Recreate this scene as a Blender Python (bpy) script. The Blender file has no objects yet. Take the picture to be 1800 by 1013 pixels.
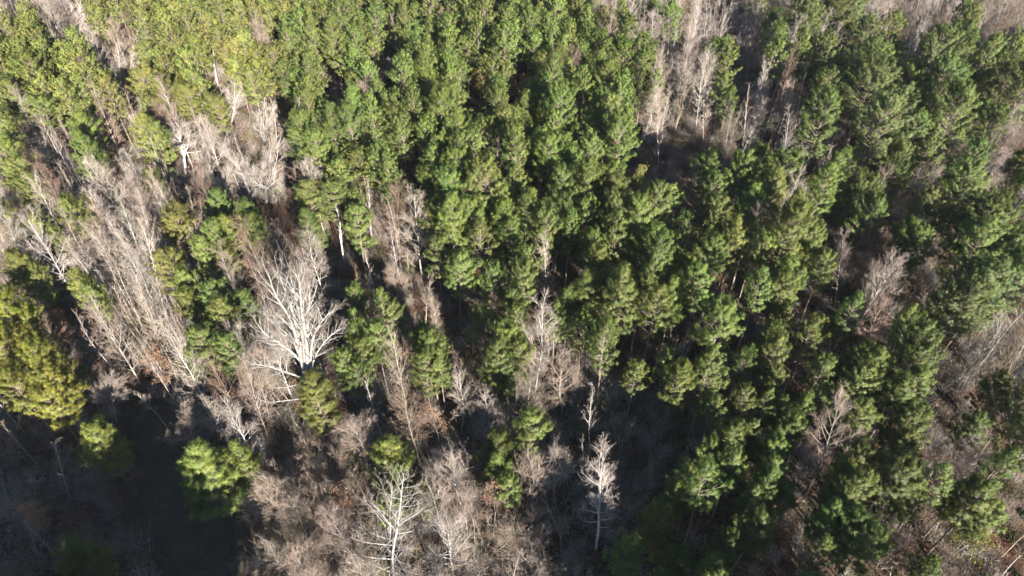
import bpy, math, random
import numpy as np

# ------------------------------------------------------------------ camera, sky, sun, exposure
scene = bpy.context.scene
C = scene.collection
PW, PH, FPX = 1800.0, 1013.0, 1225.0
CAM_Z, PITCH = 60.0, math.radians(43.0)
cam_d = bpy.data.cameras.new('camera')
cam = bpy.data.objects.new('camera', cam_d)
C.objects.link(cam)
cam.location = (0, 0, CAM_Z)
cam.rotation_euler = (math.pi / 2 - PITCH, 0, 0)
cam_d.sensor_width = 36.0
cam_d.lens = 36.0 * FPX / PW
cam_d.clip_start, cam_d.clip_end = 0.5, 6000
scene.camera = cam

SUN_TO = np.array([500.0, -1172.0, 538.0]); SUN_TO /= np.linalg.norm(SUN_TO)
SUN_EL = math.asin(SUN_TO[2])
world = bpy.data.worlds.new('World'); scene.world = world
world.use_nodes = True
wn = world.node_tree
bg = wn.nodes['Background']
sky = wn.nodes.new('ShaderNodeTexSky')
sky.sky_type = 'NISHITA'; sky.sun_disc = False
sky.dust_density = 0.2; sky.ozone_density = 3.0
sky.sun_elevation = SUN_EL
sky.sun_rotation = math.atan2(SUN_TO[0], SUN_TO[1])
wn.links.new(sky.outputs[0], bg.inputs[0])
bg.inputs[1].default_value = 0.055
sun_d = bpy.data.lights.new('sun', 'SUN'); sun_d.energy = 4.6; sun_d.angle = math.radians(0.5)
sun_d.color = (1.0, 0.95, 0.86)
sun = bpy.data.objects.new('sun', sun_d); C.objects.link(sun)
sun.location = (100, -230, 120)
from mathutils import Vector
sun.rotation_euler = Vector(SUN_TO.tolist()).to_track_quat('Z', 'Y').to_euler()
scene.view_settings.view_transform = 'Standard'
scene.view_settings.look = 'None'
scene.view_settings.gamma = 1.0
scene.view_settings.use_curve_mapping = False
scene.view_settings.exposure = 2.27
scene.cycles.sample_clamp_indirect = 1.5
scene.cycles.max_bounces = 5
scene.cycles.diffuse_bounces = 3
scene.cycles.transmission_bounces = 3
scene.cycles.use_denoising = True
scene.cycles.caustics_reflective = scene.cycles.caustics_refractive = False

# ------------------------------------------------------------------ pixel <-> world
FW = np.array([0, math.cos(PITCH), -math.sin(PITCH)])
UP = np.array([0, math.sin(PITCH), math.cos(PITCH)])
RT = np.array([1.0, 0, 0])
EYE = np.array([0, 0, CAM_Z])
def at(px, py, z=0.0):
    d = (px - PW / 2) * RT + (PH / 2 - py) * UP + FPX * FW
    t = (z - CAM_Z) / d[2]
    return EYE + d * t
def proj(p):
    q = np.asarray(p, float) - EYE
    w = q @ FW
    return np.stack([PW / 2 + FPX * (q @ RT) / w, PH / 2 - FPX * (q @ UP) / w], -1)
def depth(p):
    return float((np.asarray(p, float) - EYE) @ FW)
def dist(p):
    return float(np.linalg.norm(np.asarray(p, float) - EYE))

# ------------------------------------------------------------------ mesh helper
class MB:
    """collects tubes, twigs and blades and links them as ONE mesh object"""
    def __init__(self):
        self.v, self.q, self.t, self.n = [], [], [], 0
        self.nrm = []
    def add(self, v, q=None, t=None):
        v = np.asarray(v, float).reshape(-1, 3)
        if q is not None and len(q): self.q.append(np.asarray(q, int).reshape(-1, 4) + self.n)
        if t is not None and len(t): self.t.append(np.asarray(t, int).reshape(-1, 3) + self.n)
        self.v.append(v); self.n += len(v)
    def tube(self, pts, rad, k=5):
        pts = np.asarray(pts, float); n = len(pts)
        tan = np.gradient(pts, axis=0)
        tan /= np.linalg.norm(tan, axis=1)[:, None] + 1e-9
        m = tan.mean(0)
        ref = np.array([1.0, 0, 0]) if abs(m[0]) < 0.6 else np.array([0, 1.0, 0])
        u = np.cross(tan, ref); u /= np.linalg.norm(u, axis=1)[:, None] + 1e-9
        w = np.cross(tan, u)
        a = np.arange(k) * 2 * math.pi / k
        r = np.asarray(rad, float)[:, None, None]
        v = pts[:, None] + r * (np.cos(a)[None, :, None] * u[:, None] + np.sin(a)[None, :, None] * w[:, None])
        i = np.arange(n - 1)[:, None] * k; j = np.arange(k)[None]; j2 = (j + 1) % k
        q = np.stack([i + j, i + j2, i + k + j2, i + k + j], -1).reshape(-1, 4)
        self.add(v.reshape(-1, 3), q)
    def spikes(self, p0, p1, r0, rng):
        """many straight twigs, three-sided and pointed"""
        n = len(p0)
        if not n: return
        d = p1 - p0; L = np.linalg.norm(d, axis=1)[:, None] + 1e-9; d = d / L
        ref = np.where(np.abs(d[:, :1]) < 0.6, np.array([[1.0, 0, 0]]), np.array([[0, 1.0, 0]]))
        u = np.cross(d, ref); u /= np.linalg.norm(u, axis=1)[:, None]
        w = np.cross(d, u)
        r = np.broadcast_to(np.asarray(r0, float), (n,))[:, None]
        vs = [p0 + r * (math.cos(a) * u + math.sin(a) * w) for a in (0, 2.094, 4.189)] + [p1]
        v = np.stack(vs, 1).reshape(-1, 3)
        b = np.arange(n)[:, None] * 4
        t = np.concatenate([b + np.array([[0, 1, 3]]), b + np.array([[1, 2, 3]]), b + np.array([[2, 0, 3]])])
        self.add(v, None, t)
    def blades(self, p0, p1, w, rng):
        """flat pointed blades (needles, dry grass): one triangle each"""
        n = len(p0)
        if not n: return
        d = p1 - p0
        s = np.cross(d, rng.normal(size=(n, 3))); s /= np.linalg.norm(s, axis=1)[:, None] + 1e-9
        w = np.broadcast_to(np.asarray(w, float), (n,))[:, None]
        v = np.stack([p0 - s * w / 2, p0 + s * w / 2, p1], 1).reshape(-1, 3)
        self.add(v, None, np.arange(3 * n).reshape(-1, 3))
    def leaves(self, p, size, rng):
        """small folded leaves, four corners each"""
        n = len(p)
        if not n: return
        a = rng.normal(size=(n, 3)); a /= np.linalg.norm(a, axis=1)[:, None]
        b = np.cross(a, rng.normal(size=(n, 3))); b /= np.linalg.norm(b, axis=1)[:, None]
        s = (size * rng.uniform(0.6, 1.3, n))[:, None]
        v = np.stack([p - a * s, p + b * s * 0.6, p + a * s, p - b * s * 0.6], 1).reshape(-1, 3)
        self.add(v, np.arange(4 * n).reshape(-1, 4))
    def arrays(self):
        v = np.concatenate(self.v) if self.v else np.zeros((0, 3))
        q = np.concatenate(self.q) if self.q else np.zeros((0, 4), int)
        t = np.concatenate(self.t) if self.t else np.zeros((0, 3), int)
        return v, q, t
    def mesh(self, name, mat, smooth=False, tint=None):
        me = to_mesh(name, *self.arrays(), mat, smooth, tint)
        if self.nrm: round_normals(me, np.concatenate(self.nrm))
        return me

def round_normals(me, nr):
    me.polygons.foreach_set('use_smooth', np.full(len(me.polygons), True))
    me.normals_split_custom_set_from_vertices(nr.astype(np.float32))
def to_mesh(name, v, q, t, mat, smooth=False, tint=None):
    me = bpy.data.meshes.new(name)
    nq, nt = len(q), len(t)
    me.vertices.add(len(v)); me.vertices.foreach_set('co', np.ascontiguousarray(v, np.float32).ravel())
    idx = np.concatenate([q.ravel(), t.ravel()]).astype(np.int32)
    me.loops.add(len(idx)); me.loops.foreach_set('vertex_index', idx)
    me.polygons.add(nq + nt)
    st = np.concatenate([np.arange(nq) * 4, nq * 4 + np.arange(nt) * 3]).astype(np.int32)
    me.polygons.foreach_set('loop_start', st)
    me.update(calc_edges=True)
    me.polygons.foreach_set('use_smooth', np.full(nq + nt, smooth))
    if tint is not None:
        a = me.attributes.new('tint', 'FLOAT_COLOR', 'POINT')
        c = np.ones((len(v), 4), np.float32); c[:, :3] = tint
        a.data.foreach_set('color', c.ravel())
    me.materials.append(mat)
    return me

def link(name, me, parent=None, col=None):
    o = bpy.data.objects.new(name, me); C.objects.link(o)
    o.parent = parent
    if col is not None: o.color = (*col, 1)
    return o
def empty(name, loc, label, cat, group):
    o = bpy.data.objects.new(name, None); C.objects.link(o)
    o.location = loc; o.empty_display_size = 0.5
    o['label'] = label; o['category'] = cat; o['group'] = group
    return o

# ------------------------------------------------------------------ materials
def base_mat(name):
    m = bpy.data.materials.new(name); m.use_nodes = True
    nt = m.node_tree
    for n in list(nt.nodes): nt.nodes.remove(n)
    return m, nt, nt.nodes.new('ShaderNodeOutputMaterial')
def colour_source(nt, tinted):
    if tinted:
        n = nt.nodes.new('ShaderNodeAttribute'); n.attribute_name = 'tint'
        return n.outputs['Color']
    return nt.nodes.new('ShaderNodeObjectInfo').outputs['Color']
def varied(nt, src, scale, lo, hi, coord='Object', detail=3.0):
    """multiplies a colour by a noise between two colours"""
    tc = nt.nodes.new('ShaderNodeTexCoord')
    no = nt.nodes.new('ShaderNodeTexNoise'); no.inputs['Scale'].default_value = scale
    no.inputs['Detail'].default_value = detail
    nt.links.new(tc.outputs[coord], no.inputs['Vector'])
    cr = nt.nodes.new('ShaderNodeValToRGB')
    cr.color_ramp.elements[0].position, cr.color_ramp.elements[1].position = 0.33, 0.67
    cr.color_ramp.elements[0].color = (*lo, 1); cr.color_ramp.elements[1].color = (*hi, 1)
    nt.links.new(no.outputs['Fac'], cr.inputs['Fac'])
    mx = nt.nodes.new('ShaderNodeMix'); mx.data_type = 'RGBA'; mx.blend_type = 'MULTIPLY'
    mx.inputs['Factor'].default_value = 1
    nt.links.new(src, mx.inputs['A']); nt.links.new(cr.outputs['Color'], mx.inputs['B'])
    return mx.outputs['Result']
def foliage_mat(name, tinted=False, transl=0.3, rough=0.5):
    m, nt, out = base_mat(name)
    c = varied(nt, colour_source(nt, tinted), 1.3, (0.66, 0.76, 0.84), (1.38, 1.22, 1.02))
    p = nt.nodes.new('ShaderNodeBsdfPrincipled')
    p.inputs['Roughness'].default_value = rough
    p.inputs['Diffuse Roughness'].default_value = 1.0
    p.inputs['Specular IOR Level'].default_value = 0.25
    nt.links.new(c, p.inputs['Base Color'])
    tr = nt.nodes.new('ShaderNodeBsdfTranslucent'); nt.links.new(c, tr.inputs['Color'])
    mx = nt.nodes.new('ShaderNodeMixShader'); mx.inputs[0].default_value = transl
    nt.links.new(p.outputs[0], mx.inputs[1]); nt.links.new(tr.outputs[0], mx.inputs[2])
    nt.links.new(mx.outputs[0], out.inputs[0])
    return m
def bark_mat(name, tinted=False, mul=(1, 1, 1), scale=3.0, lo=(0.5, 0.48, 0.45), hi=(1.12, 1.1, 1.08)):
    m, nt, out = base_mat(name)
    c = varied(nt, colour_source(nt, tinted), scale, tuple(a * b for a, b in zip(lo, mul)), tuple(a * b for a, b in zip(hi, mul)))
    p = nt.nodes.new('ShaderNodeBsdfPrincipled'); p.inputs['Roughness'].default_value = 0.85
    p.inputs['Diffuse Roughness'].default_value = 0.3
    p.inputs['Specular IOR Level'].default_value = 0.2
    nt.links.new(c, p.inputs['Base Color']); nt.links.new(p.outputs[0], out.inputs[0])
    return m
M_NEEDLE, M_NEEDLE_T = foliage_mat('pine needles'), foliage_mat('pine needles far', True)
M_PBARK, M_PBARK_T = bark_mat('pine bark'), bark_mat('pine bark far', True)
M_BARK, M_BARK_T = bark_mat('pale bark'), bark_mat('pale bark far', True)
M_TWIG, M_TWIG_T = bark_mat('twigs', mul=(0.84, 0.75, 0.70), scale=0.8), bark_mat('twigs far', True, mul=(0.84, 0.75, 0.70), scale=0.8)
M_LEAF = foliage_mat('dry leaves', False, 0.25, 0.6)
M_BRUSH = bark_mat('brush', True, scale=0.5)

def ground_mat():
    m, nt, out = base_mat('leaf litter')
    tc = nt.nodes.new('ShaderNodeTexCoord')
    def noise(s, d, dist=0.0):
        n = nt.nodes.new('ShaderNodeTexNoise'); n.inputs['Scale'].default_value = s; n.inputs['Detail'].default_value = d
        n.inputs['Distortion'].default_value = dist
        nt.links.new(tc.outputs['Object'], n.inputs['Vector']); return n.outputs['Fac']
    def ramp(f, *st):
        r = nt.nodes.new('ShaderNodeValToRGB'); e = r.color_ramp.elements
        while len(e) < len(st): e.new(0.5)
        for el, (p, c) in zip(e, st): el.position = p; el.color = (*c, 1)
        nt.links.new(f, r.inputs['Fac']); return r.outputs['Color']
    big = ramp(noise(0.12, 5), (0.35, (0.08, 0.045, 0.03)), (0.5, (0.09, 0.062, 0.045)), (0.65, (0.06, 0.053, 0.04)))
    fine = ramp(noise(5.0, 6, 0.6), (0.35, (0.45, 0.42, 0.4)), (0.65, (1.35, 1.3, 1.25)))
    mx = nt.nodes.new('ShaderNodeMix'); mx.data_type = 'RGBA'; mx.blend_type = 'MULTIPLY'; mx.inputs['Factor'].default_value = 1
    nt.links.new(big, mx.inputs['A']); nt.links.new(fine, mx.inputs['B'])
    p = nt.nodes.new('ShaderNodeBsdfPrincipled'); p.inputs['Roughness'].default_value = 0.95
    p.inputs['Specular IOR Level'].default_value = 0.1
    nt.links.new(mx.outputs['Result'], p.inputs['Base Color'])
    b = nt.nodes.new('ShaderNodeBump'); b.inputs['Distance'].default_value = 0.15; b.inputs['Strength'].default_value = 0.8
    nt.links.new(noise(6.0, 6), b.inputs['Height']); nt.links.new(b.outputs[0], p.inputs['Normal'])
    nt.links.new(p.outputs[0], out.inputs[0])
    return m

# ------------------------------------------------------------------ the ground
def gz(x, y):
    """gentle lie of the land"""
    return 0.35 * np.sin(x * 0.06 + 1.1) * np.cos(y * 0.05) + 0.2 * np.sin(x * 0.17 + y * 0.11)
def build_ground():
    c = np.concatenate([[-2500, -1200, -600, -300], np.arange(-200, 201, 4.0), [300, 600, 1200, 2500]])
    X, Y = np.meshgrid(c, c + 80)
    near = (np.abs(X) <= 200) & (np.abs(Y - 80) <= 200)
    Z = np.where(near, gz(X, Y), 0.0)
    n = len(c)
    i, j = np.meshgrid(np.arange(n - 1), np.arange(n - 1))
    a = (j * n + i).ravel()
    q = np.stack([a, a + 1, a + n + 1, a + n], 1)
    o = link('ground', to_mesh('ground', np.stack([X, Y, Z], -1).reshape(-1, 3), q, np.zeros((0, 3), int), ground_mat(), True))
    o['kind'] = 'structure'; o['label'] = 'forest floor of red-brown leaf litter'
build_ground()
def build_lane():
    """the mown lane of dull dry grass through the clearing, a sheet a little above the litter"""
    rng = np.random.default_rng(5)
    V = []
    n, k = 40, 7
    for i in range(n + 1):
        f = -0.08 + 1.5 * i / n
        a, b = at(215 + 35 * f, 700 + 313 * f), at(300 + 215 * f, 700 + 313 * f)
        a = a + (a - b) * rng.uniform(-.05, .12); b = b + (b - a) * rng.uniform(-.08, .08)
        for j in range(k + 1):
            p = a + (b - a) * j / k
            V.append((p[0], p[1], gz(p[0], p[1]) + (0.03 if 0 < j < k else -0.02)))
    i, j = np.meshgrid(np.arange(n), np.arange(k), indexing='ij')
    a = (i * (k + 1) + j).ravel()
    q = np.stack([a, a + 1, a + k + 2, a + k + 1], 1)
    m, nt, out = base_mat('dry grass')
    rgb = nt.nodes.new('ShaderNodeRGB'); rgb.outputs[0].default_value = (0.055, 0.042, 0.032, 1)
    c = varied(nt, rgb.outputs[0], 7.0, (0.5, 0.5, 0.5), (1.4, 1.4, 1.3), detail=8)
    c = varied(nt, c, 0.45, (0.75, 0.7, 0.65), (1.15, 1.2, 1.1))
    p = nt.nodes.new('ShaderNodeBsdfPrincipled'); p.inputs['Roughness'].default_value = 0.95
    nt.links.new(c, p.inputs['Base Color']); nt.links.new(p.outputs[0], out.inputs[0])
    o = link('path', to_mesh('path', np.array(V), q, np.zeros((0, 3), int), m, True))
    o['kind'] = 'structure'; o['label'] = 'grassy lane through the shaded clearing'
build_lane()

# ------------------------------------------------------------------ tree makers
def unit(v): return v / (np.linalg.norm(v, axis=-1, keepdims=True) + 1e-9)
def tuft_template(rng, n, width, shoot=0.30, ln=0.36):
    s = rng.uniform(0, shoot, n); az = rng.uniform(0, 2 * math.pi, n)
    an = np.radians(rng.uniform(22, 72, n))
    d = np.stack([np.sin(an) * np.cos(az), np.sin(an) * np.sin(az), np.cos(an)], 1)
    p0 = np.stack([0 * s, 0 * s, s], 1)
    p1 = p0 + d * (ln * rng.uniform(0.75, 1.15, n))[:, None]
    sd = unit(np.cross(d, rng.normal(size=(n, 3)))) * width / 2
    return np.stack([p0 - sd, p0 + sd, p1], 1)          # n,3,3
def put_tufts(mb, pos, axis, size, rng, n, width):
    T = [tuft_template(rng, n, width) for _ in range(6)]
    which = rng.integers(0, 6, len(pos))
    axis = unit(axis)
    ref = unit(rng.normal(size=axis.shape))
    u = unit(np.cross(axis, ref)); w = np.cross(axis, u)
    R = np.stack([u, w, axis], -1)                      # columns
    for k in range(6):
        s = which == k
        if not s.any(): continue
        v = np.einsum('nij,abj->nabi', R[s], T[k]) * size[s][:, None, None, None] + pos[s][:, None, None, :]
        nr = unit(v - pos[s][:, None, None, :] + axis[s][:, None, None, :] * 0.05).reshape(-1, 3)
        v = v.reshape(-1, 3)
        t = np.arange(len(v)).reshape(-1, 3)
        g = np.cross(v[t[:, 1]] - v[t[:, 0]], v[t[:, 2]] - v[t[:, 0]])
        flip = (g * nr[t].mean(1)).sum(1) < 0           # each needle's face looks out of its tuft
        t[flip] = t[flip][:, ::-1]
        mb.add(v, None, t); mb.nrm.append(nr)

def make_pine(seed, H, cb, R, form, per_m=5.0, blades=44, bw=0.034, lod=False):
    """loblolly-like pine: whorled limbs, tufts of long needles at the branch ends; returns trunk, crown builders"""
    rng = np.random.default_rng(seed)
    tr, cr = MB(), MB()
    n = 9; z = np.linspace(0, H, n)
    wob = np.cumsum(rng.normal(0, 0.05, (n, 2)), 0) * (H / 14)
    axis = np.column_stack([wob, z])
    r0 = 0.008 * H + 0.03
    tr.tube(axis, np.linspace(r0, 0.02, n), 6)
    ax = lambda zz: np.array([np.interp(zz, z, axis[:, 0]), np.interp(zz, z, axis[:, 1]), zz])
    tp, ta, ts = [], [], []
    zz = cb * H
    sweep = rng.uniform(0, 6.28)
    bias = rng.uniform(0, 6.28); bamp = rng.uniform(0.0, 0.22)
    twp0, twp1 = [], []
    while zz < H * 0.985:
        t = (zz - cb * H) / (H * (1 - cb))
        if form == 'cone' or (form == 'thin' and t > .5): f = min(1, 0.55 + t * 2.2) * (1 - t) ** 0.72
        elif form == 'round': f = math.sqrt(max(0.0, 1 - ((t - 0.38) / 0.64) ** 2))
        else: f = min(1, 0.5 + t * 1.6) * (1 - t * t) ** 0.6
        k = rng.integers(3, 6)
        for b in range(k):
            az = sweep + b * 2 * math.pi / k + rng.normal(0, 0.35)
            L = R * f * rng.uniform(0.68, 1.13) * (1 + bamp * math.cos(az - bias)) + 0.15
            if rng.random() < 0.10: L *= 0.45
            el = math.radians(8 + 52 * t + rng.normal(0, 9))
            d = np.array([math.cos(az) * math.cos(el), math.sin(az) * math.cos(el), math.sin(el)])
            side = np.array([-math.sin(az), math.cos(az), 0])
            base = ax(zz)
            s = np.linspace(0, 1, 4)[:, None]
            pts = base + d * L * s + np.array([0, 0, 1.0]) * (0.16 * L * s ** 2) + side * (rng.normal(0, 0.08) * L * s ** 2)
            tr.tube(pts, np.linspace(0.016 + 0.011 * L, 0.008, 4), 3 if lod else 4)
            m = max(3, int(L * per_m * (1.0 if L > 0.8 else 1.5)))
            q = np.sort(rng.uniform(0.30, 1.0, m)) ** 0.8; q[-1] = 1.0
            lat = rng.uniform(-1, 1, m) * (0.10 + 0.42 * L * (1 - q * 0.75))
            lat[-1] = 0
            vert = rng.uniform(-0.05, 0.32, m) * (0.4 + 0.3 * L)
            pc = base + d * L * q[:, None] + np.array([0, 0, 1.0]) * (0.16 * L * q[:, None] ** 2)
            p = pc + side * lat[:, None] + np.array([0, 0, 1.0]) * vert[:, None]
            a = d * 0.8 + side * (np.sign(lat) * np.minimum(np.abs(lat) * 1.6, 0.7))[:, None] + np.array([0, 0, 0.55]) + rng.normal(0, 0.18, (m, 3))
            tp.append(p); ta.append(a); ts.append(rng.uniform(0.75, 1.25, m))
            twp0.append(pc - d * 0.12 * L); twp1.append(p)
        zz += rng.uniform(0.34, 0.62) * (1.15 - 0.4 * t) * (H / 14) ** 0.5
        sweep += 0.9
    for _ in range(5):
        p = ax(H - rng.uniform(0, 0.4)); tp.append(p[None]); ta.append((rng.normal(0, 0.25, 3) + [0, 0, 1])[None]); ts.append(np.array([1.1]))
    # a few dead stubs below the crown
    for _ in range(7):
        h = rng.uniform(0.6, 1.08) * cb * H; az = rng.uniform(0, 6.28)
        p = ax(h); e = p + np.array([math.cos(az), math.sin(az), rng.uniform(-0.1, 0.3)]) * rng.uniform(0.5, 1.4)
        twp0.append(p[None]); twp1.append(e[None])
    tr.spikes(np.concatenate(twp0), np.concatenate(twp1), 0.014, rng)
    put_tufts(cr, np.concatenate(tp), np.concatenate(ta), np.concatenate(ts) * (1.0 if not lod else 1.08), rng, blades, bw)
    return tr, cr

STYLE = {   # stems, first limb, limb count, angle low/high from upright, limb length low/high (share of H), upcurve, twig length, wander
    'column': dict(st=1, fb=.22, nl=34, a0=48, a1=22, l0=.20, l1=.09, up=.10, tw=.75, wan=.05),
    'oval':   dict(st=1, fb=.26, nl=26, a0=58, a1=26, l0=.27, l1=.12, up=.09, tw=.80, wan=.08),
    'cone':   dict(st=1, fb=.14, nl=36, a0=86, a1=40, l0=.25, l1=.06, up=.05, tw=.80, wan=.06),
    'fan':    dict(st=1, fb=.34, nl=24, a0=52, a1=22, l0=.36, l1=.16, up=.08, tw=.90, wan=.08),
    'vase':   dict(st=9, fb=.30, nl=20, a0=54, a1=28, l0=.19, l1=.09, up=.12, tw=.9, wan=.07, spread=24, split=.10),
    'multi':  dict(st=4, fb=.25, nl=13, a0=48, a1=24, l0=.20, l1=.10, up=.08, tw=.75, wan=.07, spread=17, split=.06),
    'twin':   dict(st=2, fb=.12, nl=32, a0=84, a1=42, l0=.24, l1=.06, up=.05, tw=.80, wan=.04, spread=5, split=.02),
    'spread': dict(st=7, fb=.30, nl=12, a0=60, a1=30, l0=.26, l1=.12, up=.10, tw=.95, wan=.12, spread=50, split=.30),
    'crook':  dict(st=2, fb=.30, nl=13, a0=70, a1=34, l0=.26, l1=.12, up=.06, tw=.75, wan=.16, spread=22, split=.40),
    'thin':   dict(st=1, fb=.36, nl=15, a0=40, a1=20, l0=.15, l1=.07, up=.10, tw=.62, wan=.06),
    'whip':   dict(st=3, fb=.35, nl=10, a0=40, a1=18, l0=.15, l1=.07, up=.10, tw=.55, wan=.06, spread=9, split=.03),
    'shrub':  dict(st=9, fb=.25, nl=8, a0=65, a1=35, l0=.28, l1=.18, up=.04, tw=.70, wan=.14, spread=44, split=.02),
    'snag':   dict(st=2, fb=.55, nl=2, a0=40, a1=30, l0=.12, l1=.08, up=.02, tw=.0, wan=.05, spread=6, split=.5),
}
def make_bare(seed, H, style, thick=1.0, dens=1.0, sides=5, wide=1.0, given=None):
    """leafless tree: leader(s), limbs, branches and two orders of twigs; returns trunk, crown builders and the twig ends"""
    P = STYLE[style]; rng = np.random.default_rng(seed)
    tr, cr = MB(), MB()
    R0 = (0.0085 * H + 0.015) * thick
    stems = []
    UPV = np.array([0, 0, 1.0])
    def path(p, d, L, n, wan, up):
        pts = [p]; d = d.copy()
        for i in range(n):
            d = unit(d + rng.normal(0, wan, 3) + UPV * up)
            pts.append(pts[-1] + d * L / n)
        return np.array(pts)
    if given: stems = given
    elif P['st'] == 1:
        pts = path(np.zeros(3), unit(UPV + rng.normal(0, 0.03, 3)), H, 10, P['wan'] * 0.6, 0.12)
        pts[:, 2] *= H / pts[-1, 2]
        stems.append((pts, np.linspace(R0, 0.018, 11) ** 1.0))
    else:
        hs = P['split'] * H
        if hs > 0.8:
            tr.tube(path(np.zeros(3), UPV, hs + 0.15, 3, 0.03, 0.1), np.linspace(R0 * 1.25, R0, 4), sides + 2)
        a0 = rng.uniform(0, 6.28)
        for k in range(P['st']):
            az = a0 + k * 2.4 + rng.normal(0, 0.25)
            an = math.radians(P['spread'] * wide) * (0.25 + 0.75 * math.sqrt((k + 0.5) / P['st'])) * rng.uniform(0.8, 1.15)
            d = np.array([math.sin(an) * math.cos(az), math.sin(an) * math.sin(az), math.cos(an)])
            L = (H - hs) * (1.0 if k == 0 else rng.uniform(0.72, 1.0)) / max(0.55, math.cos(an * 0.8))
            pts = path(np.array([0, 0, hs * rng.uniform(0.75, 1.0)]), d, L, 9, P['wan'], P['up'] * 0.8)
            if pts[-1, 2] > H: pts[:, 2] *= H / pts[-1, 2]
            stems.append((pts, np.linspace(R0 * (0.85 if k == 0 else rng.uniform(0.45, 0.75)), 0.018, 10)))
    l2p0, l2d, l2L = [], [], []
    for pts, rad in stems:
        tr.tube(pts, rad, sides + 1)
        if rad[-1] > 0.2: continue
        m = len(pts)
        az = rng.uniform(0, 6.28)
        fb = P['fb'] if P['st'] == 1 else max(0.12, P['fb'] - P['split'])
        for i in range(P['nl']):
            t = (i + rng.uniform(0, 1)) / P['nl']
            s = fb + (1 - fb) * t * 0.98
            x = s * (m - 1); a = int(min(x, m - 2)); p = pts[a] + (pts[a + 1] - pts[a]) * (x - a)
            tan = unit(pts[a + 1] - pts[a])
            az += 2.4 + rng.normal(0, 0.4)
            an = math.radians(P['a0'] + (P['a1'] - P['a0']) * t + rng.normal(0, 7))
            u = unit(np.cross(tan, np.array([math.cos(az), math.sin(az), 0.1])))
            d = unit(tan * math.cos(an) + u * math.sin(an))
            prof = P['l0'] + (P['l1'] - P['l0']) * t
            if P['st'] == 1 and style != 'cone': prof *= min(1.0, 0.6 + 1.6 * t)
            if given: prof *= min(1.0, float(np.linalg.norm(np.diff(pts, axis=0), axis=1).sum()) / H + 0.15)
            L = H * prof * wide * rng.uniform(0.65, 1.2)
            lp = path(p, d, L, 5, P['wan'] * 1.3, P['up'])
            rl = min(np.interp(s, np.linspace(0, 1, m), rad) * 0.62, 0.012 + 0.016 * L * thick)
            tr.tube(lp, np.linspace(rl, 0.012, 6), max(3, sides - 1))
            n2 = max(3, int(L * 3.6 * dens))
            for _ in range(n2):
                q = rng.uniform(0.18, 1.0) ** 0.8; x = q * 5; a = int(min(x, 4))
                pp = lp[a] + (lp[a + 1] - lp[a]) * (x - a); tn = unit(lp[a + 1] - lp[a])
                dd = unit(tn + unit(np.cross(tn, rng.normal(size=3))) * rng.uniform(0.45, 0.95) + UPV * 0.15)
                l2p0.append(pp); l2d.append(dd); l2L.append((0.42 * L * (1.05 - 0.65 * q) + 0.22) * rng.uniform(0.6, 1.25))
    if P['tw'] == 0 or not l2p0: return tr, cr, np.zeros((0, 3))
    p0, d, L = np.array(l2p0), np.array(l2d), np.array(l2L)
    def order(p0, d, L, n, r, kink=0.2):
        mid = p0 + d * (L * 0.5)[:, None]
        d2 = unit(d + rng.normal(0, kink, d.shape) + UPV * 0.12)
        p1 = mid + d2 * (L * 0.5)[:, None]
        return mid, d2, p1
    mid, d2, p1 = order(p0, d, L, 0, 0)
    cr.spikes(p0, p0 + (mid - p0) * 1.6, 0.013, rng)
    cr.spikes(mid, p1, 0.010, rng)
    ends = [p1]
    n3 = np.maximum(2, (L * 6.5 * dens).astype(int)); idx = np.repeat(np.arange(len(L)), n3)
    q = rng.uniform(0.2, 1.0, len(idx))[:, None]
    ps = np.where(q < 0.5, p0[idx] + (mid[idx] - p0[idx]) * q * 2, mid[idx] + (p1[idx] - mid[idx]) * (q * 2 - 1))
    dd = unit(d2[idx] + unit(rng.normal(size=(len(idx), 3))) * 0.8 + UPV * 0.15)
    l3 = P['tw'] * rng.uniform(0.35, 1.0, len(idx)) * np.minimum(1, 0.5 + L[idx] * 0.6)
    pe = ps + dd * l3[:, None]
    cr.spikes(ps, pe, 0.009, rng); ends.append(pe)
    i4 = np.repeat(np.arange(len(idx)), 3)
    q = rng.uniform(0.3, 0.9, len(i4))[:, None]
    ps = ps[i4] + (pe[i4] - ps[i4]) * q
    dd = unit(dd[i4] + unit(rng.normal(size=(len(i4), 3))) * 0.75)
    pe = ps + dd * (l3[i4] * rng.uniform(0.35, 0.7, len(i4)))[:, None]
    cr.spikes(ps, pe, 0.0075, rng); ends.append(pe)
    return tr, cr, np.concatenate(ends)

# ------------------------------------------------------------------ prototypes
PINES = {}   # form -> list of (H, R, trunk mesh, crown mesh)
PINES_LOD = {}
spec = {'P': [('mid', 13.8, .50, 3.0), ('cone', 14.2, .46, 3.15), ('mid', 12.8, .52, 2.8), ('round', 12.6, .54, 2.8), ('mid', 13.4, .50, 3.0), ('cone', 14.6, .48, 3.0), ('round', 13.3, .55, 2.9), ('thin', 15.0, .55, 2.6), ('mid', 11.6, .50, 2.6)],
        'Y': [('mid', 13.0, .48, 2.9), ('round', 12.0, .50, 2.8), ('mid', 13.4, .50, 2.7), ('cone', 12.6, .46, 3.0)],
        'O': [('mid', 10.0, .20, 2.6), ('cone', 10.5, .18, 2.7), ('mid', 9.6, .22, 2.5)],
        'R': [('round', 14.5, .42, 3.8), ('round', 15.5, .46, 4.1), ('mid', 15.0, .40, 3.8), ('round', 14.0, .45, 3.6)]}
PINE_SEED = 100
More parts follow.
